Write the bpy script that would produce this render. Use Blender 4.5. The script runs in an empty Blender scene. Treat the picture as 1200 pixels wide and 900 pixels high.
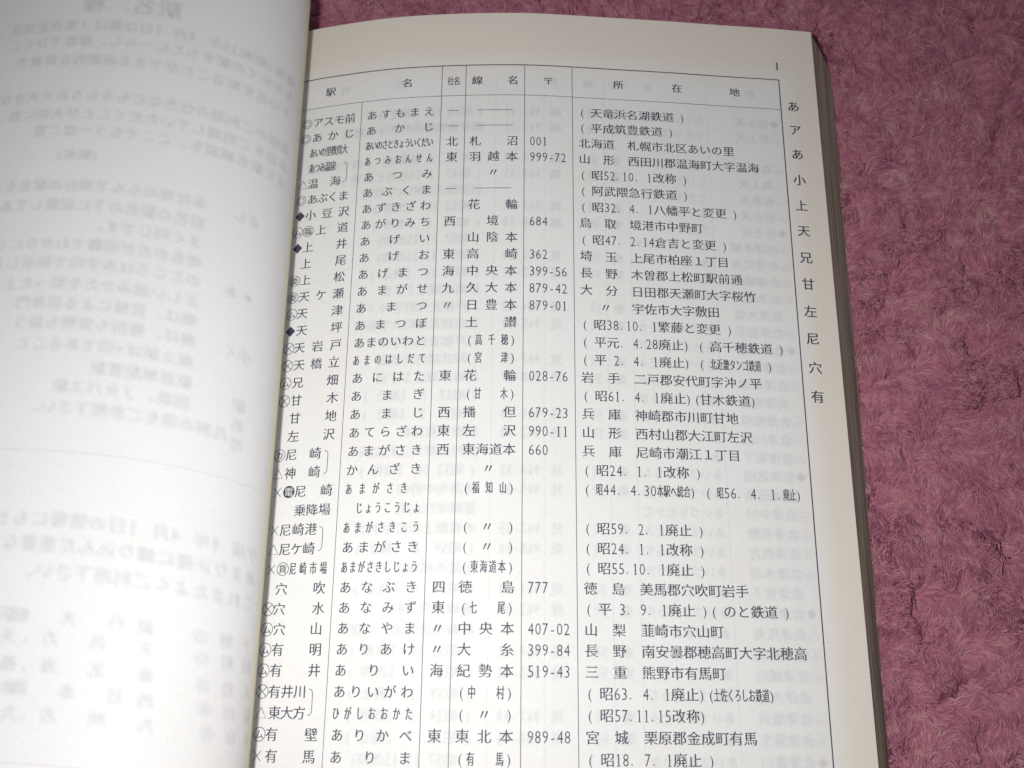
import bpy, math, random
import numpy as np
from mathutils import Matrix, Vector
random.seed(7); rng = np.random.default_rng(7)
S = 0.001                                  # everything below is laid out in millimetres
scene = bpy.context.scene
COL = scene.collection

# ------------------------------------------------------------------ camera
CAM_H = 262.0
ROT = Matrix(((0.99995560, -0.00942367, 0.0),
              (0.00895639, 0.95037238, -0.31098573),
              (0.00293063, 0.31097192, 0.95041458)))
cam_d = bpy.data.cameras.new('camera'); cam = bpy.data.objects.new('camera', cam_d); COL.objects.link(cam)
m4 = ROT.to_4x4(); m4.translation = Vector((0, 0, CAM_H * S)); cam.matrix_world = m4
cam_d.sensor_width = 36; cam_d.lens = 37.5; cam_d.clip_start = 0.005; cam_d.clip_end = 20
cam_d.dof.use_dof = True; cam_d.dof.focus_distance = 0.280; cam_d.dof.aperture_fstop = 22
scene.camera = cam

# ------------------------------------------------------------------ light
world = bpy.data.worlds.new('World'); scene.world = world; world.use_nodes = True
bg = world.node_tree.nodes['Background']; bg.inputs[0].default_value = (0.96, 0.95, 1.0, 1); bg.inputs[1].default_value = 0.15
ld = bpy.data.lights.new('camera_flash', 'AREA'); ld.shape = 'DISK'; ld.size = 0.014; ld.energy = 0.435; ld.spread = math.radians(132); ld.color = (1.0, 0.985, 0.97)
flash = bpy.data.objects.new('camera_flash', ld); COL.objects.link(flash)
flash.location = (-0.028, 0.006, 0.268)
flash.rotation_euler = (Vector((-0.030, 0.030, 0)) - Vector(flash.location)).to_track_quat('-Z', 'Y').to_euler()
scene.view_settings.view_transform = 'Standard'; scene.view_settings.look = 'None'
scene.view_settings.exposure = 0.0; scene.view_settings.gamma = 1.0
scene.render.engine = 'CYCLES'; scene.cycles.max_bounces = 6; scene.cycles.transparent_max_bounces = 24
try:
    scene.cycles_curves.shape = 'RIBBONS'
except Exception: pass

# ------------------------------------------------------------------ materials
def mat(name, color, rough=0.8, spec=0.3):
    m = bpy.data.materials.new(name); m.use_nodes = True
    b = m.node_tree.nodes['Principled BSDF']
    b.inputs['Base Color'].default_value = (*color, 1); b.inputs['Roughness'].default_value = rough
    b.inputs['Specular IOR Level'].default_value = spec
    return m
def N(m, t, **k):
    n = m.node_tree.nodes.new(t)
    for a, v in k.items(): setattr(n, a, v)
    return n
def L(m, a, b): m.node_tree.links.new(a, b)

def paper_material(name, base, toned, xr=None):
    m = mat(name, base, 0.62, 0.22); b = m.node_tree.nodes['Principled BSDF']
    tc = N(m, 'ShaderNodeTexCoord')
    n1 = N(m, 'ShaderNodeTexNoise'); n1.inputs['Scale'].default_value = 38; n1.inputs['Detail'].default_value = 4
    n2 = N(m, 'ShaderNodeTexNoise'); n2.inputs['Scale'].default_value = 1900; n2.inputs['Detail'].default_value = 3
    L(m, tc.outputs['Object'], n1.inputs['Vector']); L(m, tc.outputs['Object'], n2.inputs['Vector'])
    mix = N(m, 'ShaderNodeMix', data_type='RGBA'); mix.inputs[6].default_value = (*base, 1); mix.inputs[7].default_value = (*toned, 1)
    if xr:      # old paper yellows inward from its cut edges
        sep = N(m, 'ShaderNodeSeparateXYZ'); L(m, tc.outputs['Object'], sep.inputs[0])
        def ramp(sock, a, c):
            r = N(m, 'ShaderNodeMapRange', interpolation_type='SMOOTHSTEP'); r.inputs[1].default_value = a * S; r.inputs[2].default_value = c * S
            L(m, sock, r.inputs[0]); return r.outputs[0]
        ex = ramp(sep.outputs[0], xr[0], xr[1]); ey = ramp(sep.outputs[1], xr[2], xr[3])
        mx = N(m, 'ShaderNodeMath', operation='MAXIMUM'); L(m, ex, mx.inputs[0]); L(m, ey, mx.inputs[1])
        ad = N(m, 'ShaderNodeMath', operation='MULTIPLY_ADD', use_clamp=True); L(m, n1.outputs[0], ad.inputs[0]); ad.inputs[1].default_value = 0.35
        L(m, mx.outputs[0], ad.inputs[2]); sb = N(m, 'ShaderNodeMath', operation='SUBTRACT', use_clamp=True)
        L(m, ad.outputs[0], sb.inputs[0]); sb.inputs[1].default_value = 0.12; L(m, sb.outputs[0], mix.inputs[0])
    else:
        L(m, n1.outputs[0], mix.inputs[0])
    fine = N(m, 'ShaderNodeMix', data_type='RGBA', blend_type='MULTIPLY'); fine.inputs[0].default_value = 1
    rr = N(m, 'ShaderNodeMapRange'); rr.inputs[3].default_value = 0.965; rr.inputs[4].default_value = 1.035; rr.inputs[1].default_value = .3; rr.inputs[2].default_value = .7
    L(m, n2.outputs[0], rr.inputs[0]); L(m, mix.outputs[2], fine.inputs[6]); L(m, rr.outputs[0], fine.inputs[7])
    L(m, fine.outputs[2], b.inputs['Base Color'])
    bp = N(m, 'ShaderNodeBump'); bp.inputs['Strength'].default_value = 0.06; bp.inputs['Distance'].default_value = 0.0002
    L(m, n2.outputs[0], bp.inputs['Height'])
    n3 = N(m, 'ShaderNodeTexNoise'); n3.inputs['Scale'].default_value = 55; n3.inputs['Detail'].default_value = 2
    L(m, tc.outputs['Object'], n3.inputs['Vector'])
    bp2 = N(m, 'ShaderNodeBump'); bp2.inputs['Strength'].default_value = 0.25; bp2.inputs['Distance'].default_value = 0.0006
    L(m, n3.outputs[0], bp2.inputs['Height']); L(m, bp.outputs[0], bp2.inputs['Normal']); L(m, bp2.outputs[0], b.inputs['Normal'])
    return m
M_PAGE = paper_material('paper_aged', (0.76, 0.76, 0.75), (0.74, 0.68, 0.595), (74, 86, 176, 192))
M_LEFT = paper_material('paper_plain', (0.735, 0.735, 0.735), (0.705, 0.70, 0.69))
M_CREAM = paper_material('paper_cream', (0.74, 0.70, 0.54), (0.70, 0.65, 0.48))
M_KNOCK = mat('paper_in_disc', (0.72, 0.71, 0.69), 0.7)
def ink_material():
    m = mat('printing_ink', (0.055, 0.055, 0.085), 0.6); b = m.node_tree.nodes['Principled BSDF']
    tc = N(m, 'ShaderNodeTexCoord'); n = N(m, 'ShaderNodeTexNoise'); n.inputs['Scale'].default_value = 260; n.inputs['Detail'].default_value = 3
    L(m, tc.outputs['Object'], n.inputs['Vector'])
    r = N(m, 'ShaderNodeMix', data_type='RGBA'); r.inputs[6].default_value = (0.020, 0.020, 0.045, 1); r.inputs[7].default_value = (0.09, 0.09, 0.14, 1)
    L(m, n.outputs[0], r.inputs[0]); L(m, r.outputs[2], b.inputs['Base Color']); return m
M_INK = ink_material()
def faint_material(name, color, alpha):
    m = mat(name, color, 0.8, 0.1); m.node_tree.nodes['Principled BSDF'].inputs['Alpha'].default_value = alpha; return m
M_FAINT = faint_material('print_showing_through', (0.42, 0.44, 0.50), 0.016)
M_FAINT_L = faint_material('print_showing_through_faint', (0.42, 0.42, 0.49), 0.022)

def block_material():
    m = mat('page_edges', (0.5, 0.45, 0.36), 0.85, 0.15); b = m.node_tree.nodes['Principled BSDF']
    tc = N(m, 'ShaderNodeTexCoord'); mp = N(m, 'ShaderNodeMapping'); mp.inputs['Scale'].default_value = (1, 0.012, 1)
    L(m, tc.outputs['Object'], mp.inputs[0])
    n = N(m, 'ShaderNodeTexNoise'); n.inputs['Scale'].default_value = 1500; n.inputs['Detail'].default_value = 3
    L(m, mp.outputs[0], n.inputs['Vector'])
    r = N(m, 'ShaderNodeValToRGB'); r.color_ramp.elements[0].position = .3; r.color_ramp.elements[1].position = .7
    r.color_ramp.elements[0].color = (0.12, 0.088, 0.078, 1); r.color_ramp.elements[1].color = (0.40, 0.31, 0.25, 1)
    L(m, n.outputs[0], r.inputs[0]); L(m, r.outputs[0], b.inputs['Base Color']); return m
M_BLOCK = block_material()
M_COVER = mat('cover_card', (0.22, 0.17, 0.12), 0.5)

# ------------------------------------------------------------------ object helpers
def link(name, verts, faces, mats, parent=None, matidx=None, smooth=False):
    me = bpy.data.meshes.new(name)
    me.from_pydata((np.asarray(verts, float) * S).tolist(), [], faces)
    for m in (mats if isinstance(mats, (list, tuple)) else [mats]): me.materials.append(m)
    if matidx is not None: me.polygons.foreach_set('material_index', matidx)
    if smooth: me.polygons.foreach_set('use_smooth', [True] * len(me.polygons))
    me.update(); o = bpy.data.objects.new(name, me); COL.objects.link(o)
    if parent: o.parent = parent
    return o

class Curve2:          # smooth curve through (x, z) knots, measured by arc length; a page is this swept along Y
    def __init__(self, pts, n=60):
        P = np.array(pts, float); k = len(P)
        t = np.concatenate([[0], np.cumsum(np.hypot(*(P[1:] - P[:-1]).T) ** 0.75)])
        A = np.zeros((k, k)); B = np.zeros((k, 2)); A[0, 0] = A[-1, -1] = 1; h = np.diff(t)
        for i in range(1, k - 1):
            A[i, i-1] = h[i-1]; A[i, i] = 2 * (h[i-1] + h[i]); A[i, i+1] = h[i]
            B[i] = 6 * ((P[i+1] - P[i]) / h[i] - (P[i] - P[i-1]) / h[i-1])
        M = np.linalg.solve(A, B); Q = []
        for i in range(k - 1):
            u = np.linspace(0, h[i], n, endpoint=False)[:, None]
            Q.append(M[i] * (h[i]-u)**3 / (6*h[i]) + M[i+1] * u**3 / (6*h[i]) + (P[i]/h[i] - M[i]*h[i]/6) * (h[i]-u) + (P[i+1]/h[i] - M[i+1]*h[i]/6) * u)
        self.Q = np.vstack(Q + [P[-1:]]); d = np.diff(self.Q, axis=0); self.s = np.concatenate([[0], np.cumsum(np.hypot(*d.T))])
        tn = np.gradient(self.Q, self.s, axis=0); tn /= np.hypot(*tn.T)[:, None]
        self.n = np.stack([-tn[:, 1], tn[:, 0]], 1)
    def at(self, s, off=0):
        s = np.asarray(s, float)
        c = [np.interp(s, self.s, a) for a in (self.Q[:, 0], self.Q[:, 1], self.n[:, 0], self.n[:, 1])]
        return c[0] + c[2] * off, c[1] + c[3] * off
    def s_of_x(self, x): return float(np.interp(x, self.Q[:, 0], self.s))

RP = Curve2([(-75, -21), (-69.5, -14.6), (-63, -10.0), (-54, -6.95), (-43.5, -4.3), (-33.8, -2.4), (-20.8, -0.95), (-10, -0.25), (0, 0), (8, -0.2),
             (18, -0.95), (31, -2.05), (45, -3.2), (62, -4.9), (77, -6.25), (88.2, -7.7)])
LP = Curve2([(-74, -24), (-70, -14), (-64.5, -4), (-60.1, 1.5), (-59.2, 5.5), (-60.4, 10.2), (-62.9, 14.2), (-67, 18.2), (-73, 22.0), (-81, 25.2), (-91, 27.4), (-105, 28.4), (-125, 26.6), (-146, 20.5), (-163, 12.5)])
Y0, Y1 = -12.0, 199.6
LSIGN = -1                                      # on the left page the upper side is the other way

def sheet(name, cu, sa, sb, y0, y1, m, parent, th=0.09, up=1, ny=40, step=1.0, wob=0.0):
    ns = max(8, int((sb - sa) / step)); ss = np.linspace(sa, sb, ns); ys = np.linspace(y0, y1, ny)
    V = []; F = []
    for side, off in ((0, 0.0), (1, -th * up)):
        x, z = cu.at(ss, off)
        for j, y in enumerate(ys):
            dz = wob * math.sin(y * 0.045 + 1) * 1.0
            V += [(a, y, b + dz) for a, b in zip(x, z)]
    def idx(side, j, i): return side * ns * ny + j * ns + i
    for j in range(ny - 1):
        for i in range(ns - 1):
            a = (idx(0, j, i), idx(0, j, i+1), idx(0, j+1, i+1), idx(0, j+1, i)); b = tuple(v + ns * ny for v in a)[::-1]
            F += [a, b] if up > 0 else [a[::-1], b[::-1]]
    k0 = len(V); V = V + V
    nf = len(F)
    for i in range(ns - 1):
        F += [(idx(0, 0, i+1), idx(0, 0, i), idx(1, 0, i), idx(1, 0, i+1)), (idx(0, ny-1, i), idx(0, ny-1, i+1), idx(1, ny-1, i+1), idx(1, ny-1, i))]
    for j in range(ny - 1):
        F += [(idx(0, j, 0), idx(0, j+1, 0), idx(1, j+1, 0), idx(1, j, 0)), (idx(0, j+1, ns-1), idx(0, j, ns-1), idx(1, j, ns-1), idx(1, j+1, ns-1))]
    F = F[:nf] + [tuple(v + k0 for v in f) for f in F[nf:]]
    return link(name, V, F, m, parent, smooth=True)

# ------------------------------------------------------------------ type: glyph outlines from the built-in font
_fc = bpy.data.curves.new('type', 'FONT'); _fo = bpy.data.objects.new('type', _fc); COL.objects.link(_fo); _fc.resolution_u = 2
_G = {}
def glyph(ch, bold=False):
    key = (ch, bold)
    if key in _G: return _G[key]
    _fc.body = ch; bpy.context.view_layer.update()
    me = _fo.to_mesh(); V = np.array([v.co[:2] for v in me.vertices], float).reshape(-1, 2)
    F = [tuple(p.vertices) for p in me.polygons]; _fo.to_mesh_clear()
    if len(V):
        E = {}
        for f in F:      # move the outline in, horizontals most: strokes of a Mincho face
            a = [V[i] for i in f]; ar = sum(a[i][0]*a[(i+1) % len(a)][1] - a[(i+1) % len(a)][0]*a[i][1] for i in range(len(a)))
            ff = f if ar > 0 else f[::-1]
            for i in range(len(ff)):
                e = (ff[i], ff[(i+1) % len(ff)])
                if (e[1], e[0]) in E: del E[(e[1], e[0])]
                else: E[e] = 1
        nn = np.zeros_like(V)
        for (i, j) in E:
            d = V[j] - V[i]; l = np.hypot(*d)
            if l > 1e-6:
                n = np.array([d[1], -d[0]]) / l; nn[i] += n; nn[j] += n
        l = np.hypot(*nn.T); l[l == 0] = 1; nn /= l[:, None]
        kana = '\u3040' <= ch <= '\u30ff'; lat = ord(ch) < 256
        dy, dx = (-0.004, -0.020) if bold is True else (-0.002, -0.034) if bold == 2 else ((0.0, -0.012) if kana else (((0.012, 0.006) if ch.isdigit() else (0.006, 0.004)) if lat else (0.008, -0.016)))
        serif = []
        if ch > '\u4e00' and bold is False:          # the small triangle that ends a Mincho horizontal
            for (i, j) in E:
                d = V[j] - V[i]; l_ = np.hypot(*d)
                if 0.035 < l_ < 0.10 and d[1] / l_ > 0.93: serif.append(V[j].copy())
        V = V - nn * np.array([dx, dy])
        for q in serif:
            n0 = len(V); V = np.vstack([V, [q + (0.012, -0.02), q + (-0.115, -0.012), q + (-0.035, 0.055)]])
            F = F + [(n0, n0 + 2, n0 + 1)]
    if ord(ch) < 256 and len(V):   # narrow letters centred in a half-width cell
        if ch.isdigit(): V[:, 1] = V[:, 1] * 1.22 - 0.07
        c = (V[:, 0].min() + V[:, 0].max()) / 2; w = V[:, 0].max() - V[:, 0].min()
        k = min(1.0, 0.40 / max(w, 1e-6)) if ch not in '.()' else 1.0
        V[:, 0] = (V[:, 0] - c) * k + (0.16 if ch == '.' else (0.36 if ch == '(' else (0.16 if ch == ')' else 0.25)))
    if ch == '1':      # foot and flag serifs
        V = np.vstack([V, [(.12, -.07), (.38, -.07), (.38, -.03), (.12, -.03), (.13, .62), (.25, .68), (.25, .76), (.13, .66)]]); n0 = len(V) - 8
        F = F + [(n0, n0+1, n0+2, n0+3), (n0+4, n0+5, n0+6, n0+7)]
    _G[key] = (V, F); return _G[key]

class Print:           # collects glyphs and strokes in page coordinates (s along the curve, y up the page)
    def __init__(self, cu, up=1, off=0.03, yfun=None): self.V = []; self.F = []; self.I = []; self.n = 0; self.cu = cu; self.up = up; self.off = off; self.yf = yfun; self.O = []
    def add(self, P, F, mi=0, lift=0):
        P = np.asarray(P, float); self.V.append(P); self.O.append(np.full(len(P), self.off + lift)); self.F += [tuple(i + self.n for i in f) for f in F]; self.I += [mi] * len(F); self.n += len(P)
    def ch(self, c, s, y, w, h, bold=False, mirror=False, mi=0, lift=0, half=False):
        """glyph centred on (s, y) with em box w x h"""
        if c in ' \u3000': return
        V, F = glyph(c, bold)
        if not len(V): return
        P = V - np.array([0.25 if ord(c) < 256 else 0.5, 0.36 if ord(c) < 256 else 0.38])
        P = P * np.array([w * (-1 if mirror else 1), h]) + np.array([s, y]); self.add(P, F, mi, lift)
    def stroke(self, pts, w, mi=0, step=1.5, lift=0):
        Q = [np.array(pts[0], float)]
        for a, b in zip(pts[:-1], pts[1:]):
            a = np.array(a, float); b = np.array(b, float); k = max(1, int(np.hypot(*(b - a)) / step))
            Q += [a + (b - a) * i / k for i in range(1, k + 1)]
        Q = np.array(Q); t = np.gradient(Q, axis=0); t /= np.hypot(*t.T)[:, None] + 1e-12; n = np.stack([-t[:, 1], t[:, 0]], 1) * w / 2
        P = np.vstack([Q + n, Q - n]); k = len(Q); self.add(P, [(i, i+1, k+i+1, k+i) for i in range(k - 1)], mi, lift)
    def ring(self, s, y, r, w, rs=1.0):
        a = np.linspace(0, 2 * math.pi, 25); self.stroke([(s + math.cos(t) * r * rs, y + math.sin(t) * r) for t in a], w, step=9)
    def disc(self, s, y, r):
        a = np.linspace(0, 2 * math.pi, 25)[:-1]; self.add([(s + math.cos(t) * r, y + math.sin(t) * r) for t in a], [tuple(range(24))])
    def build(self, name, mats, parent):
        if not self.V: return None
        P = np.vstack(self.V); o = np.concatenate(self.O); x, z = self.cu.at(P[:, 0], 0); nx, nz = [np.interp(P[:, 0], self.cu.s, self.cu.n[:, k]) for k in (0, 1)]
        y = P[:, 1].copy()
        if self.yf: y += self.yf(x)
        V = np.stack([x + nx * o * self.up, y, z + nz * o * self.up], 1)
        return link(name, V, self.F, mats, parent, matidx=self.I)

# ------------------------------------------------------------------ the blanket
ZT = -30.5
def fbm(x, y, f, seed, octs=3):
    r = np.random.default_rng(seed); out = np.zeros_like(x); amp = 1.0
    for o in range(octs):
        for k in range(7):
            a = r.uniform(0, 2*math.pi); ff = f * (2**o) * r.uniform(.7, 1.3)
            out += amp * np.sin((x * math.cos(a) + y * math.sin(a)) * ff + r.uniform(0, 7) + 1.3 * np.sin((x * math.sin(a) - y * math.cos(a)) * ff * .6 + k)) / 3
        amp *= .5
    return out
def towel_z(x, y): return ZT + 0.75 * fbm(x, y, 0.2, 3, 3) - 1.6
def pile_material():
    m = mat('pink_pile', (0.5, 0.17, 0.26), 0.75, 0.25); b = m.node_tree.nodes['Principled BSDF']
    tc = N(m, 'ShaderNodeTexCoord'); n = N(m, 'ShaderNodeTexNoise'); n.inputs['Scale'].default_value = 160; n.inputs['Detail'].default_value = 4
    L(m, tc.outputs['Object'], n.inputs['Vector'])
    hi = N(m, 'ShaderNodeAttribute', attribute_name='tint')
    r = N(m, 'ShaderNodeValToRGB'); e = r.color_ramp.elements
    e[0].position = 0; e[0].color = (0.30, 0.105, 0.17, 1); e[1].position = 1; e[1].color = (0.66, 0.50, 0.46, 1)
    x = e.new(.35); x.color = (0.48, 0.175, 0.25, 1)
    x = e.new(.7); x.color = (0.60, 0.265, 0.325, 1)
    x = e.new(.92); x.color = (0.60, 0.37, 0.37, 1)
    ma = N(m, 'ShaderNodeMath', operation='MULTIPLY_ADD'); ma.inputs[1].default_value = 0.6; L(m, hi.outputs['Fac'], ma.inputs[0])
    mr = N(m, 'ShaderNodeMapRange'); mr.inputs[1].default_value = .3; mr.inputs[2].default_value = .7; mr.inputs[4].default_value = .38; L(m, n.outputs[0], mr.inputs[0]); L(m, mr.outputs[0], ma.inputs[2])
    L(m, ma.outputs[0], r.inputs[0]); L(m, r.outputs[0], b.inputs['Base Color'])
    return m
def cloth_material():
    m = mat('pink_backing', (0.30, 0.08, 0.13), 0.95, 0.1); b = m.node_tree.nodes['Principled BSDF']
    tc = N(m, 'ShaderNodeTexCoord'); n = N(m, 'ShaderNodeTexNoise'); n.inputs['Scale'].default_value = 700; n.inputs['Detail'].default_value = 5; n.inputs['Distortion'].default_value = 1.5
    L(m, tc.outputs['Object'], n.inputs['Vector'])
    r = N(m, 'ShaderNodeMix', data_type='RGBA'); r.inputs[6].default_value = (0.32, 0.09, 0.15, 1); r.inputs[7].default_value = (0.5, 0.17, 0.25, 1)
    L(m, n.outputs[0], r.inputs[0]); L(m, r.outputs[2], b.inputs['Base Color'])
    bp = N(m, 'ShaderNodeBump'); bp.inputs['Distance'].default_value = .002; L(m, n.outputs[0], bp.inputs['Height']); L(m, bp.outputs[0], b.inputs['Normal']); return m
gx = np.unique(np.concatenate([np.linspace(-900, -200, 60), np.arange(-200, 250, 2.5), np.linspace(250, 900, 60)]))
gy = np.unique(np.concatenate([np.linspace(-700, -60, 60), np.arange(-60, 320, 2.5), np.linspace(320, 1000, 60)]))
GX, GY = np.meshgrid(gx, gy); GZ = towel_z(GX, GY); nx_ = len(gx); ny_ = len(gy)
V = np.stack([GX.ravel(), GY.ravel(), GZ.ravel()], 1); ii, jj = np.meshgrid(np.arange(nx_ - 1), np.arange(ny_ - 1)); a = (jj * nx_ + ii).ravel()
towel = link('blanket', V, np.stack([a, a + 1, a + nx_ + 1, a + nx_], 1).tolist(), cloth_material(), smooth=True)
towel['label'] = 'dusky pink fluffy blanket with matted pile spread under the open book'; towel['category'] = 'blanket'

def pile(regions, seg=6):
    X = []; Y = []
    for (x0, x1, y0, y1, dens) in regions:
        n = int((x1 - x0) * (y1 - y0) * dens); X.append(rng.uniform(x0, x1, n)); Y.append(rng.uniform(y0, y1, n))
    G = 3; x = np.concatenate(X)[::G]; y = np.concatenate(Y)[::G]; n = len(x)       # G fibres twist into each strand
    CELL = 8.0                                                    # matted tufts, each combed its own way
    ci = np.floor(x / CELL).astype(int); cj = np.floor(y / CELL).astype(int)
    def h(i, j, k):
        v = np.sin(i * 127.1 + j * 311.7 + k * 74.7) * 43758.5453; return v - np.floor(v)
    best = np.full(n, 1e9); sec = np.full(n, 1e9); sx = np.zeros(n); sy = np.zeros(n); sh = np.zeros(n)
    wx = x + 2.2 * fbm(x, y, 0.5, 11, 2); wy = y + 2.2 * fbm(x, y, 0.5, 12, 2)
    ci = np.floor(wx / CELL).astype(int); cj = np.floor(wy / CELL).astype(int)
    for di in (-1, 0, 1):
        for dj in (-1, 0, 1):
            I = ci + di; J = cj + dj; px = (I + h(I, J, 1)) * CELL; py = (J + h(I, J, 2)) * CELL
            d = np.hypot(wx - px, wy - py); closer = d < best
            sec = np.where(closer, best, np.minimum(sec, d)); sh = np.where(closer, h(I, J, 3), sh)
            sx = np.where(closer, px, sx); sy = np.where(closer, py, sy); best = np.where(closer, d, best)
    edge = np.clip((sec - best) / 1.7, 0, 1); vein = np.clip(np.abs(fbm(x, y, 0.075, 33, 2)) / 0.075, 0, 1); edge = edge * (0.15 + 0.85 * vein)
    th = sh * 2 * math.pi * 0.55 + 1.15 * fbm(x, y, 0.10, 21, 3) + rng.normal(0, 0.27, n)
    curl = (rng.normal(0, 0.16, n) + 0.17 * fbm(x, y, 0.3, 5, 2)) * 1.0
    Ln = rng.uniform(2.8, 5.4, n) * (0.7 + 0.3 * edge); step = Ln / (seg - 1)
    H = (0.9 + 2.1 * rng.random(n) ** 1.3) * (0.22 + 0.78 * edge) * (0.6 + 0.9 * sh)
    dome = 1.5 * np.sqrt(np.clip((sec - best) / 5.0, 0, 1)) * vein
    tint = rng.random(n)
    rep = lambda v: np.repeat(v, G)
    n *= G; th = rep(th) + rng.normal(0, .12, n); curl = rep(curl) + rng.normal(0, .05, n); step = rep(step) * rng.uniform(.75, 1.15, n); H = rep(H) * rng.uniform(.8, 1.15, n)
    tint = np.clip(rep(tint) + rng.normal(0, .12, n), 0, 1); x = rep(x) + rng.normal(0, .15, n); y = rep(y) + rng.normal(0, .17, n)
    P = np.zeros((n, seg, 3)); cx = x.copy(); cy = y.copy(); base = towel_z(x, y) + rep(dome)
    for k in range(seg):
        t = k / (seg - 1); hh = H * np.sin(min(1, t * 1.25 + 0.02) * math.pi * .62)
        P[:, k, 0] = cx; P[:, k, 1] = cy; P[:, k, 2] = base + hh
        a_ = th + curl * k * 1.0; cx = cx + np.cos(a_) * step; cy = cy + np.sin(a_) * step
    rad = np.array([.09, .11, .11, .10, .085, .04])[:seg] * 1.0
    c = bpy.data.hair_curves.new('pile'); c.add_curves([seg] * n)
    c.position_data.foreach_set('vector', (P * S).astype(np.float32).ravel())
    at = c.attributes.get('radius') or c.attributes.new('radius', 'FLOAT', 'POINT')
    at.data.foreach_set('value', (np.tile(rad, n) * S * np.repeat(rng.uniform(.7, 1.4, n), seg)).astype(np.float32))
    c.attributes.new('tint', 'FLOAT', 'CURVE').data.foreach_set('value', tint.astype(np.float32))
    c.materials.append(pile_material())
    o = bpy.data.objects.new('pile', c); COL.objects.link(o); o.parent = towel; o['kind'] = 'stuff'; return o
pile([(92, 182, -30, 300, 13), (-105, 92, 188, 300, 12), (182, 260, -30, 300, 2.5), (-260, -105, 188, 300, 2), (-105, 260, 300, 360, 1.5), (60, 260, -90, -30, 2)])

# ------------------------------------------------------------------ the book
book = bpy.data.objects.new('open_book', None); COL.objects.link(book); book.location = (0, 0, 0)
book['label'] = 'thick paperback opened at its first table page, lying on a pink blanket'; book['category'] = 'book'
page_r = sheet('right_page', RP, 0, RP.s[-1], Y0, Y1, M_PAGE, book, th=0.1)
page_r['label'] = 'page printed with a table of station names'
page_l = sheet('left_page', LP, 0, LP.s[-1], Y0, Y1, M_LEFT, book, th=0.1, up=LSIGN)
page_l['label'] = 'curled blank page with print showing through'
# leaves lying behind the curled one; the first swells out a little further and shows as a cream line
_q = LP.Q[::20] - LP.n[::20] * LSIGN * 0.15
_q[:, 0] += 0.42 * np.exp(-((_q[:, 1] - 4.0) / 2.6) ** 2)
for k, pts in enumerate([
    _q.tolist(),
    [(-74, -24.6), (-70, -16), (-66, -6), (-63, 2), (-64, 8), (-70, 12), (-80, 14.6), (-97, 15.5), (-120, 13.5), (-145, 7.5), (-168, -3)],
    [(-75, -25), (-72, -18), (-69.5, -9), (-69, -1), (-73, 4), (-82, 7), (-99, 7.5), (-122, 4.5), (-147, -3), (-170, -12)]]):
    sheet('leaf', Curve2(pts), 0, Curve2(pts).s[-1], Y0, Y1, M_CREAM, book, th=0.1, up=LSIGN)
CF = Curve2([(-78, -28.4), (-84, -26.5), (-95, -24.5), (-120, -24.2), (-150, -25.4), (-190, -26.6), (-229, -27.2)])
sheet('front_cover', CF, 0, CF.s[-1], Y0 - .5, Y1 + .5, M_COVER, book, th=0.35, up=LSIGN)
# page block: stepped fore edge, one ridge per few leaves
def bx(y, t): return 88.1 + (11.9 - (Y1 - y) * 0.0115) * t
ns = 70; prof_t = np.linspace(0, 1, ns + 1); V = []; F = []
rows_y = np.linspace(Y0 + .05, Y1 - .05, 30)
ring = []
for y in rows_y:
    r = []
    xs, zs = RP.at(np.linspace(2, RP.s[-1] - .02, 40), -0.13)
    for q in range(40): r.append((xs[q], y, zs[q]))
    for k in range(1, ns * 2):
        t = k / (ns * 2); z = -7.85 - 20.4 * t; bulge = 0.25 * math.sin(t * math.pi)
        rr = random.Random(k * 31).uniform(-.05, .05) + 0.16 * (k % 2)
        r.append((bx(y, t) + bulge - 0.16 + rr + .03 * math.sin(y * .11 + k * 1.7), y, z))
    r.append((bx(y, 1) - .1, y, -28.3)); r.append((-70, y, -28.3)); r.append((-75, y, -24)); ring.append(r)
m_ = len(ring[0]); V = [p for r in ring for p in r]
for j in range(len(ring) - 1):
    for k in range(m_):
        k2 = (k + 1) % m_; F.append((j*m_ + k2, j*m_ + k, (j+1)*m_ + k, (j+1)*m_ + k2))
F.append(tuple(range(m_))); F.append(tuple((len(ring)-1)*m_ + k for k in range(m_))[::-1])
link('page_block', V, F, M_BLOCK, book)
V = []; F = []
for y in (Y0 - .5, Y1 + .5):
    for z in (-28.75, -28.35): V += [(-78, y, z), (bx(y, 1) + .3, y, z)]
F = [(0, 1, 5, 4), (2, 6, 7, 3), (1, 3, 7, 5), (0, 4, 6, 2), (0, 2, 3, 1), (4, 5, 7, 6)]
link('back_cover', V, F, M_COVER, book)
SC = Curve2([(-75.2, -22.5), (-78, -23.4), (-79.6, -26), (-78.2, -28.6)])
sheet('spine', SC, 0, SC.s[-1], Y0 - .5, Y1 + .5, M_COVER, book, th=0.35, up=LSIGN, ny=6)

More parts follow.
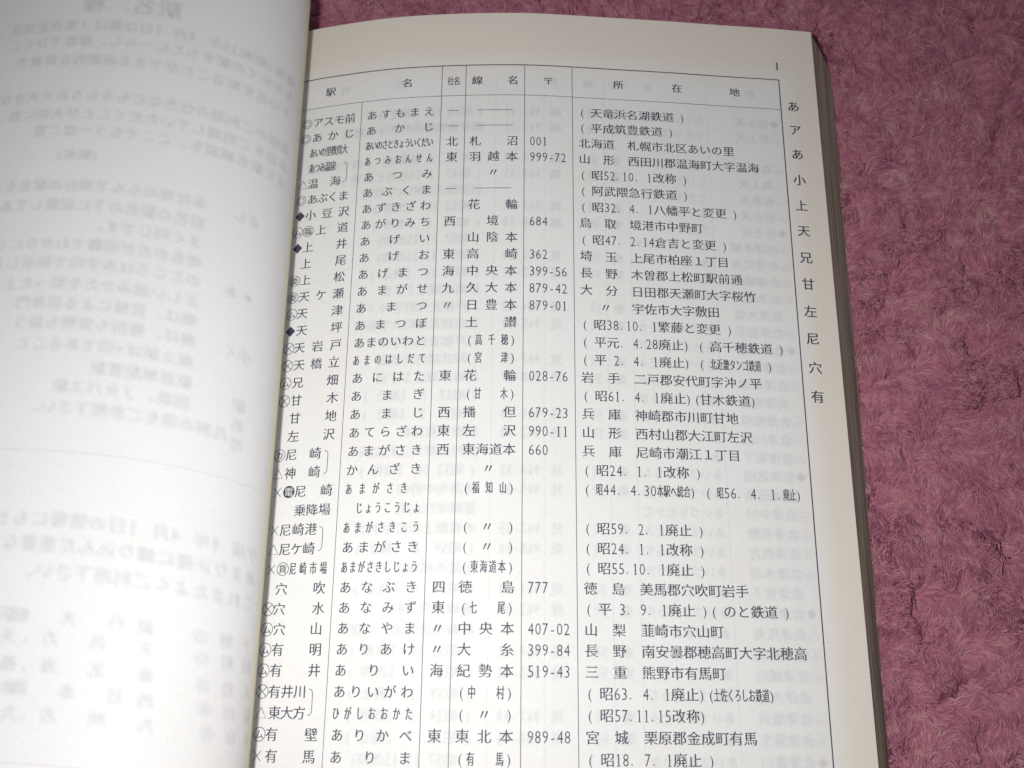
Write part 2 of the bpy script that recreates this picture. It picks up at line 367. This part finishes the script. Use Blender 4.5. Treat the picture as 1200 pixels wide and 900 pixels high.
# ------------------------------------------------------------------ the printed table
CX = [-65.5, -43.8, -20.8, -13.95, 2.8, 16.35, 77.05]
YT, YH = 181.95, 172.0
def row_y(r): return 167.15 - 4.94 * (r - 1)          # r = 1..36
YB = row_y(38.2)
sx = RP.s_of_x
EM, EMH = 3.38, 3.36
HALF = 1.715
def run(p, text, x0, x1, y, cond=False, w=None, bold=False, h=None):
    """characters spread evenly so that their ink fills x0..x1"""
    w = w or (1.78 if cond else EM); a, b = sx(x0) + w * .45, sx(x1) - w * .45
    n = len(text)
    for i, c in enumerate(text):
        s = (a + b) / 2 if n == 1 else a + (b - a) * i / (n - 1)
        p.ch(c, s, y, w, h or EMH, bold or (2 if w < 2.2 else False))
def grid(p, text, x, y, half=HALF):
    """half-width typesetting grid; { } wraps characters set at half width"""
    s = sx(x); cond = False
    for c in text:
        if c == '{': cond = True; continue
        if c == '}': cond = False; continue
        w = half if (ord(c) < 256 or cond) else half * 2
        p.ch(c, s + w / 2, y, half * 2 * (0.96 if ord(c) < 256 else (0.5 if cond else .99)), EMH, 2 if cond else False); s += w
LW = 0.17
def mark(p, kind, s, y):
    if kind == '◎': p.ring(s, y, 1.45, LW); p.ring(s, y, .85, LW)
    elif kind == '⊗': p.ring(s, y, 1.6, LW); p.stroke([(s-1.1, y-1.1), (s+1.1, y+1.1)], LW); p.stroke([(s-1.1, y+1.1), (s+1.1, y-1.1)], LW)
    elif kind == '△': p.stroke([(s, y+1.3), (s-1.4, y-1.2), (s+1.4, y-1.2), (s, y+1.3)], LW)
    elif kind == '◆': p.add([(s, y+1.55), (s-1.5, y), (s, y-1.55), (s+1.5, y)], [(0, 1, 2, 3)])
    elif kind == '×': p.stroke([(s-1., y-1.2), (s+1., y+1.2)], LW); p.stroke([(s-1., y+1.2), (s+1., y-1.2)], LW)
    elif kind == '電': p.disc(s, y, 1.62); p.ch('電', s, y, 2.5, 2.5, mi=1, lift=.01)
    else: p.ring(s, y, 1.6, LW); p.ch(kind, s, y, 2.35, 2.35, kind != 'ム')

# (marks with the X of their centre) / name, ink from x0 to x1 / reading, condensed? / office / line / post code / address grid
PX = {}
Rm = np.array([[ROT[i][j] for j in range(3)] for i in range(3)])
def px2x(px, y):        # measured image column on a row -> X on the page
    lo, hi = -74.0, 88.0
    for _ in range(40):
        mid = (lo + hi) / 2; s = sx(mid); x, z = RP.at(s); c = Rm.T @ np.array([float(x), y, float(z) - CAM_H])
        u = 600 + 1250 * c[0] / -c[2]
        if u < px: lo = mid
        else: hi = mid
    return mid
ROWS = [
 ([('◎', 360.5)], 'アスモ前', 367.5, 416.3, 'あすもまえ', 0, '―', '――', '', '( 天竜浜名湖鉄道 )'),
 ([('◎', 358.7)], 'あかじ', 366.3, 415.3, 'あかじ', 0, '―', '――', '', '( 平成筑豊鉄道 )'),
 ([], '*あいの里教育大', 363.3, 407.5, 'あいのさときょういくだい', 1, '北', '札沼', '001', '北海道@札幌市北区あいの里'),
 ([], '*あつみ温泉', 362.5, 393.7, 'あつみおんせん', 1, '東', '羽越本', '999-72', '山　形@西田川郡温海町大字温海'),
 ([('△', 355.2)], '温海', 361.3, 398.7, 'あつみ', 0, '', '〃', '', '( 昭52.10. 1改称 )'),
 ([('◎', 353.2)], 'あぶくま', 360.5, 408.3, 'あぶくま', 0, '―', '――', '', '( 阿武隈急行鉄道 )'),
 ([('◆', 351.7)], '小豆沢', 358.3, 408.7, 'あずきざわ', 0, '', '花輪', '', '( 昭32. 4. 1八幡平と変更 )'),
 ([('ム', 349.0), ('臨', 361.2)], '上道', 370.3, 407.5, 'あがりみち', 0, '西', '境', '684', '鳥　取@境港市中野町'),
 ([('◆', 348.7)], '上井', 355.0, 406.3, 'あげい', 0, '', '山陰本', '', '( 昭47. 2.14倉吉と変更 )'),
 ([], '上尾', 352.5, 405.5, 'あげお', 0, '東', '高崎', '362', '埼　玉@上尾市柏座１丁目'),
 ([('委', 345.5)], '上松', 352.0, 403.8, 'あげまつ', 0, '海', '中央本', '399-56', '長　野@木曽郡上松町駅前通'),
 ([('委', 343.3)], '天ケ瀬', 350.5, 402.5, 'あまがせ', 0, '九', '久大本', '879-42', '大　分@日田郡天瀬町大字桜竹'),
 ([('ム', 342.2)], '天津', 348.3, 401.2, 'あまつ', 0, '〃', '日豊本', '879-01', ' 　〃@宇佐市大字敷田'),
 ([('◆', 340.3)], '天坪', 347.5, 400.5, 'あまつぼ', 0, '', '土讃', '', '( 昭38.10. 1繁藤と変更 )'),
 ([('⊗', 338.6)], '天岩戸', 345.0, 399.7, 'あまのいわと', 0, '', '(高千穂)', '', '( 平元. 4.28廃止) ( 高千穂鉄道 )'),
 ([('⊗', 337.1)], '天橋立', 344.5, 397.5, 'あまのはしだて', 1, '', '(宮津)', '', '( 平 2. 4. 1廃止) ( {北近畿タンゴ鉄道} )'),
 ([('ム', 334.9)], '兄畑', 343.0, 396.0, 'あにはた', 0, '東', '花輪', '028-76', '岩　手@二戸郡安代町字沖ノ平'),
 ([('⊗', 333.3)], '甘木', 341.0, 395.8, 'あまぎ', 0, '', '(甘木)', '', '( 昭61. 4. 1廃止)(甘木鉄道)'),
 ([], '甘地', 339.5, 394.0, 'あまじ', 0, '西', '播但', '679-23', '兵　庫@神崎郡市川町甘地'),
 ([], '左沢', 337.5, 391.7, 'あてらざわ', 0, '東', '左沢', '990-11', '山　形@西村山郡大江町左沢'),
 ([('カ', 327.8)], '尼崎', 335.3, 375.8, 'あまがさき', 0, '西', '東海道本', '660', '兵　庫@尼崎市潮江１丁目'),
 ([('△', 325.8)], '神崎', 334.0, 374.7, 'かんざき', 0, '', '〃', '', '( 昭24. 1. 1改称 )'),
 ([('×', 325.2), ('電', 338.5)], '尼崎', 345.8, 389.0, '<あまがさき', 1, '', '(福知山)', '', '( {昭}44. 4.30{本駅へ統合}) ( {昭}56. 4. 1.{廃止})'),
 ([], '乗降場', 345.0, 386.7, '>じょうこうじょ', 1, '', '', '', ''),
 ([('×', 321.8)], '尼崎港', 328.3, 370.8, 'あまがさきこう', 1, '', '(〃)', '', '( 昭59. 2. 1廃止 )'),
 ([('△', 320.5)], '尼ケ崎', 327.5, 368.3, 'あまがさき', 0, '', '(〃)', '', '( 昭24. 1. 1改称 )'),
 ([('×', 318.0), ('貨', 331.3)], '*尼崎市場', 339.5, 382.8, 'あまがさきしじょう', 1, '', '(東海道本)', '', '( 昭55.10. 1廃止 )'),
 ([], '穴吹', 323.3, 380.8, 'あなぶき', 0, '四', '徳島', '777', '徳　島@美馬郡穴吹町岩手'),
 ([('⊗', 314.2)], '穴水', 320.8, 379.7, 'あなみず', 0, '東', '(七尾)', '', '( 平 3. 9. 1廃止 )( のと鉄道 )'),
 ([('ム', 312.9)], '穴山', 320.8, 377.2, 'あなやま', 0, '〃', '中央本', '407-02', '山　梨@韮崎市穴山町'),
 ([('ム', 310.9)], '有明', 318.7, 376.3, 'ありあけ', 0, '〃', '大糸', '399-84', '長　野@南安曇郡穂高町大字北穂高'),
 ([('ム', 308.8)], '有井', 316.7, 375.0, 'ありい', 0, '海', '紀勢本', '519-43', '三　重@熊野市有馬町'),
 ([('⊗', 307.5)], '有井川', 315.0, 358.3, 'ありいがわ', 0, '', '(中村)', '', '( 昭63. 4. 1廃止)({土佐くろしお鉄道})'),
 ([('△', 305.8)], '東大方', 315.0, 357.3, 'ひがしおおかた', 1, '', '(〃)', '', '( 昭57.11.15改称)'),
 ([('ム', 303.9)], '有壁', 311.5, 371.5, 'ありかべ', 0, '東', '東北本', '989-48', '宮　城@栗原郡金成町有馬'),
 ([('×', 301.0)], '有馬', 310.8, 368.8, 'ありま', 0, '', '(有馬)', '', '( 昭18. 7. 1廃止 )'),
]
def bracket(p, x, ya, yb):
    s = sx(x); c = .9
    p.stroke([(s - 1.0, ya + .2), (s - .35, ya), (s - .05, ya - .5), (s, ya - 1.2), (s, yb + 1.2), (s - .05, yb + .5), (s - .35, yb), (s - 1.0, yb - .2)], LW)
for i, (marks, name, x0, x1, read, cond, office, line, post, addr) in enumerate(ROWS):
    y = row_y(i + 1); cells = {}
    def cell(k): return cells.setdefault(k, Print(RP))
    p = cell('station_name')
    for k, px in marks: mark(p, k, sx(px2x(px, y)), y)
    nc = name[0] == '*'; nm = name.lstrip('*'); a, b = px2x(x0, y), px2x(x1, y)
    run(p, nm, a, b, y, w=(min(1.95, (sx(b) - sx(a)) / len(nm) * 1.12) if nc else None))
    if i in (3, 20, 24, 32):
        bracket(cell('bracket'), px2x({3: 407, 20: 384.5, 24: 378.5, 32: 366.5}[i], y), y + .4, row_y(i + 2) - .4)
    p = cell('reading')
    rx0, rx1 = -42.0, -22.75
    if read[0] == '<': rx1 = -26.2; read = read[1:]
    elif read[0] == '>': rx0 = -39.0; read = read[1:]
    run(p, read, rx0, rx1, y, w=1.85 if cond else 3.2, h=EMH * .97)
    p = cell('office_mark')
    if office == '―': p.stroke([(sx(-19.0), y), (sx(-15.8), y)], LW)
    elif office: p.ch(office, sx(-17.4), y, EM, EMH)
    p = cell('line_name')
    if line == '――': p.stroke([(sx(-10.8), y), (sx(-.7), y)], LW)
    elif line == '(〃)': p.ch('(', sx(-11.6), y, 3.3, EMH); p.ch('〃', sx(-5.8), y, EM, EMH); p.ch(')', sx(.35), y, 3.3, EMH)
    elif line.startswith('('):
        p.ch('(', sx(-11.6), y, 3.3, EMH); p.ch(')', sx(.35), y, 3.3, EMH); run(p, line[1:-1], -9.7, -1.2, y, w=1.9)
    elif line: run(p, line, -12.4, .95, y)
    p = cell('postcode')
    if post: grid(p, post, 4.2, y, 1.74)
    p = cell('address')
    if '@' in addr:
        q, r = addr.split('@'); grid(p, q, 17.95, y); grid(p, r, 31.75, y)
    elif addr: grid(p, addr, 17.95, y, 1.725)
    for k, q in cells.items(): q.build(k, [M_INK, M_KNOCK], page_r)

YM = (YT + YH) / 2 - .1
for txt, xs in (('駅名', ((382.5, 393.3), (472, 483.8))), ('線名', ((553, 566), (595, 607.5))), ('〒', ((636.5, 648.7),)), ('所在地', ((718.5, 731), (786.8, 799.7), (854.7, 866.5)))):
    for c, (a, b) in zip(txt, xs):
        p = Print(RP); p.ch(c, sx(px2x((a + b) / 2, YM)), YM, 3.2, 3.0, bold=True); p.build('heading_character', M_INK, page_r)
p = Print(RP); p.ch('社', sx(-18.3), YM, 1.9, 3.0, bold=True); p.ch('名', sx(-16.5), YM, 1.9, 3.0, bold=True); p.build('column_heading', M_INK, page_r)
p = Print(RP); p.ch('1', sx(px2x(910.5, 186.5)), 186.6, 3.2, 3.1, bold=True); p.build('page_number', M_INK, page_r)
IY = [125, 152.5, 181, 211, 241, 270.7, 302, 333, 365, 397, 431, 465]
def py2y(py, X):
    Z = float(RP.at(sx(X))[1]); lo, hi = -20., 205.
    for _ in range(40):
        mid = (lo + hi) / 2; c = Rm.T @ np.array([X, mid, Z - CAM_H]); v = 450 - 1250 * c[1] / -c[2]
        if v > py: lo = mid
        else: hi = mid
    return mid
for c, py in zip('あアあ小上天兄甘左尼穴有', IY):
    p = Print(RP); y = py2y(py, 80.8); p.ch(c, sx(80.8), y, 3.8, 3.7, bold=True); p.build('index_letter', M_INK, page_r)
def rule(pts, w):
    p = Print(RP); p.stroke([(sx(x), y) for x, y in pts], w, step=2); p.build('ruled_line', M_INK, page_r)
rule([(CX[0], YT), (CX[6] + .1, YT)], 0.30); rule([(CX[0], YH), (CX[6], YH)], 0.15)
rule([(CX[6], YT), (CX[6], YB)], 0.32); rule([(CX[0], YT), (CX[0], YB)], 0.24); rule([(CX[0], YB), (CX[6], YB)], 0.24)
rule([(CX[1], YH), (CX[1], YB)], 0.15)
for k in (2, 3, 4, 5): rule([(CX[k], YT), (CX[k], YB)], 0.17)

# ------------------------------------------------------------------ print of the other side showing through the paper
JIT = [(0, 0), (.32, .14), (-.28, .22), (.07, -.36), (-.2, -.16), (.44, -.16), (-.46, .0), (.1, .44), (.25, .3), (-.25, -.36)]
def soft(p, c, s, y, w, h):
    for k, (a, b) in enumerate(JIT): p.ch(c, s + a, y + b, w * 1.0, h, bold=True, mirror=True, lift=-.016 + .002 * k)
AI = ['川口', '坂下', '高田', '田島', '中川', '長野', '西方', '水沼', '宮下', '本郷', '荒海', '横田', '越川', '大塩', '塩沢', '蒲生', '豊川', '柳津', '若松', '桧原']
KN = 'あいづかわぐちたかだみやしたにしかた'
addrs = [r[9].split('@')[-1] for r in ROWS if r[9] and '{' not in r[9]]
p = Print(RP)
for r in range(1, 37):
    y = row_y(r) - .35
    if r in (3,): continue
    s = sx(74.6)
    if r % 7 in (1,): [p.add([(s + a, y + 1.4 + b), (s - 1.4 + a, y + b), (s + a, y - 1.4 + b), (s + 1.4 + a, y + b)], [(0, 1, 2, 3)], lift=-.016 + .002 * k) for k, (a, b) in enumerate(JIT)]
    elif r % 5 != 3: p.ring(s, y, 1.5, .4); p.ring(s, y, 1.5, .7); soft(p, 'ム', s, y, 2.2, 2.2)
    nm = ('有' + 'あ小上'[r % 3] + '天') if r < 9 else '会津' + AI[r % 20]
    for k, c in enumerate(nm): soft(p, c, sx(71.4) - k * 3.4, y, EM, EMH)
    rd = ''.join(random.choice(KN) for _ in range(random.choice((4, 5, 6, 7)))) if r < 9 else 'あいづ' + KN[r % 9: r % 9 + 4]
    for k, c in enumerate(rd): soft(p, c, sx(52.6) - k * min(3.2, 18.2 / (len(rd) - 1)), y, 2.6, EMH)
    if r % 3: soft(p, '東', sx(28.4), y, EM, EMH); soft(p, '只' if r > 9 else '羽', sx(22), y, EM, EMH); soft(p, '見' if r > 9 else '越', sx(11.5), y, EM, EMH)
    if r % 3:
        for k, c in enumerate('96%d-%02d' % (r % 9, 10 + r)): soft(p, c, sx(6.6) - k * 1.74, y, 3.2, EMH)
    s = sx(-8.5)
    for c in random.choice(addrs):
        w = HALF if ord(c) < 256 else 2 * HALF
        if s < sx(-62): break
        soft(p, c, s - w / 2, y, HALF * 2, EMH); s -= w
for c, x in zip('駅名社線名所在地', (68, 38, 28.4, 21, 11, -17, -33, -49)): soft(p, c, sx(x), YM - .3, 3.1, 3.0)
for x in (54.8, 31.8, 25, 8.2, -5.4):
    for k in range(4): p.stroke([(sx(x) + .1 * k, YT - 3), (sx(x) + .1 * k, YB)], .35, step=4, lift=-.016 + .002 * k)
p.build('show_through_print', M_FAINT, page_r)

def yskew(x): t = np.clip((x + 118) / 58.0, 0, 1); return -5.2 * t ** 2.0
def left_hit(px, py):
    r = Rm @ np.array([px - 600., 450. - py, -1250.])
    top = LP.s > LP.s[np.argmax(LP.Q[:, 0])]
    Q = LP.Q[top]; s = LP.s[top]; f = Q[:, 0] * r[2] - (Q[:, 1] - CAM_H) * r[0]
    k = np.where(np.sign(f[:-1]) != np.sign(f[1:]))[0]
    k = k[0] if len(k) else (0 if px > 200 else len(Q) - 2)
    return float(s[k]), (Q[k, 1] - CAM_H) / r[2] * r[1], Q[k, 0]
LINES = [(215, 3, '駅名二種', 6.5), (352, 29, '補強(昭和35年 4月 1日以降はＪ東京近郊区', 3.9), (350, 47, 'なお全ての駅をもとに一らし、部首でひくこ', 3.9), (346, 69, 'その名を知ることができる画期的な辞典で', 3.9),
 (345, 111, '皆様のご利用の仕方などもろもろおで大きな駅の出', 3.9), (342, 132, '本書をご利用していただくことが大切に思', 3.9), (340, 152, 'また駅名解説を、ここでもう一度ご覧', 3.9), (118, 180, '(編者)', 3.6),
 (246, 216, '本社地のらんで現在の駅名を', 3.9), (243, 239, '旧名の駅名の下に記載してある', 3.9), (240, 262, 'まく同じです。', 3.9), (240, 285, '地名の方が困難でわかりにくい', 3.9), (238, 307, 'のところは赤字印で指示しま', 3.9),
 (236, 331, '正しい読みかたを知った上で', 3.9), (234, 354, '物は、官報による旧専門', 3.9), (232, 377, '廃は、種別も貨物も扱う', 3.9), (229, 402, '廃止駅は×印であること', 3.9), (228, 427, '駅員無配置駅', 3.9), (225, 451, '国鉄、ＪＲバス駅', 3.9),
 (270, 476, '凡例の項をご参照下さい。', 3.9), (305, 607, '平成 4年 4月 1日の情報にもとづく', 4.2), (303, 636, 'あまり正確に織り込んだ重要なもの', 4.2), (300, 667, 'これまたよくご利用下さい。', 4.2),
 (310, 216, 'まし', 3.9), (300, 307, '※あ', 3.9), (298, 377, '小く', 3.9), (292, 437, '駅', 3.9), (290, 460, '名', 3.9), (288, 484, '等', 3.9)]
p = Print(LP, up=LSIGN)
p.yf = yskew
for (px, py, txt, pitch) in LINES:
    y = left_hit(100, py)[1]; s = left_hit(px, py)[0]
    for c in txt:
        w = pitch * (.6 if ord(c) < 256 else 1)
        if s + w > LP.s[-1] - 4: break
        for k, (a, b) in enumerate(JIT): p.ch(c, s + w / 2 + a * 1.3, y + b * 1.3, -(pitch * .95), pitch * .92, bold=True, mirror=True, lift=-.016 + .002 * k)
        s += w
GRIDL = [(720, ['上野②', '銀行 大 板、', '駅']), (745, ['田町①', '天 兵 方、', '天']), (777, ['大島③', '東 北 海、', '橋']), (805, ['品川④', '西日 本 路、', '本']), (834, ['東京⑤', '九 州 方、', '九'])]
for py, cells in GRIDL:
    y = left_hit(100, py)[1]
    for cx, txt, pt in zip((292, 172, 8), cells, (6.2, 6.2, 4)):
        s = left_hit(cx, py)[0]
        for c in txt:
            for k, (a, b) in enumerate(JIT): p.ch(c, s + a * 1.3, y + b * 1.3, -3.6, 3.5, bold=True, mirror=True, lift=-.016 + .002 * k)
            s += pt * (.6 if c == ' ' else 1)
for py in (527, 893):
    y = left_hit(20, py)[1]
    for k in range(4): p.stroke([(s, y + .1 * k) for s in np.linspace(left_hit(320, 500)[0] + 2, LP.s[-1] - 3, 60)], .35, step=3, lift=-.016 + .002 * k)
p.build('show_through_print', M_FAINT_L, page_l)
bpy.data.objects.remove(_fo); bpy.data.curves.remove(_fc)
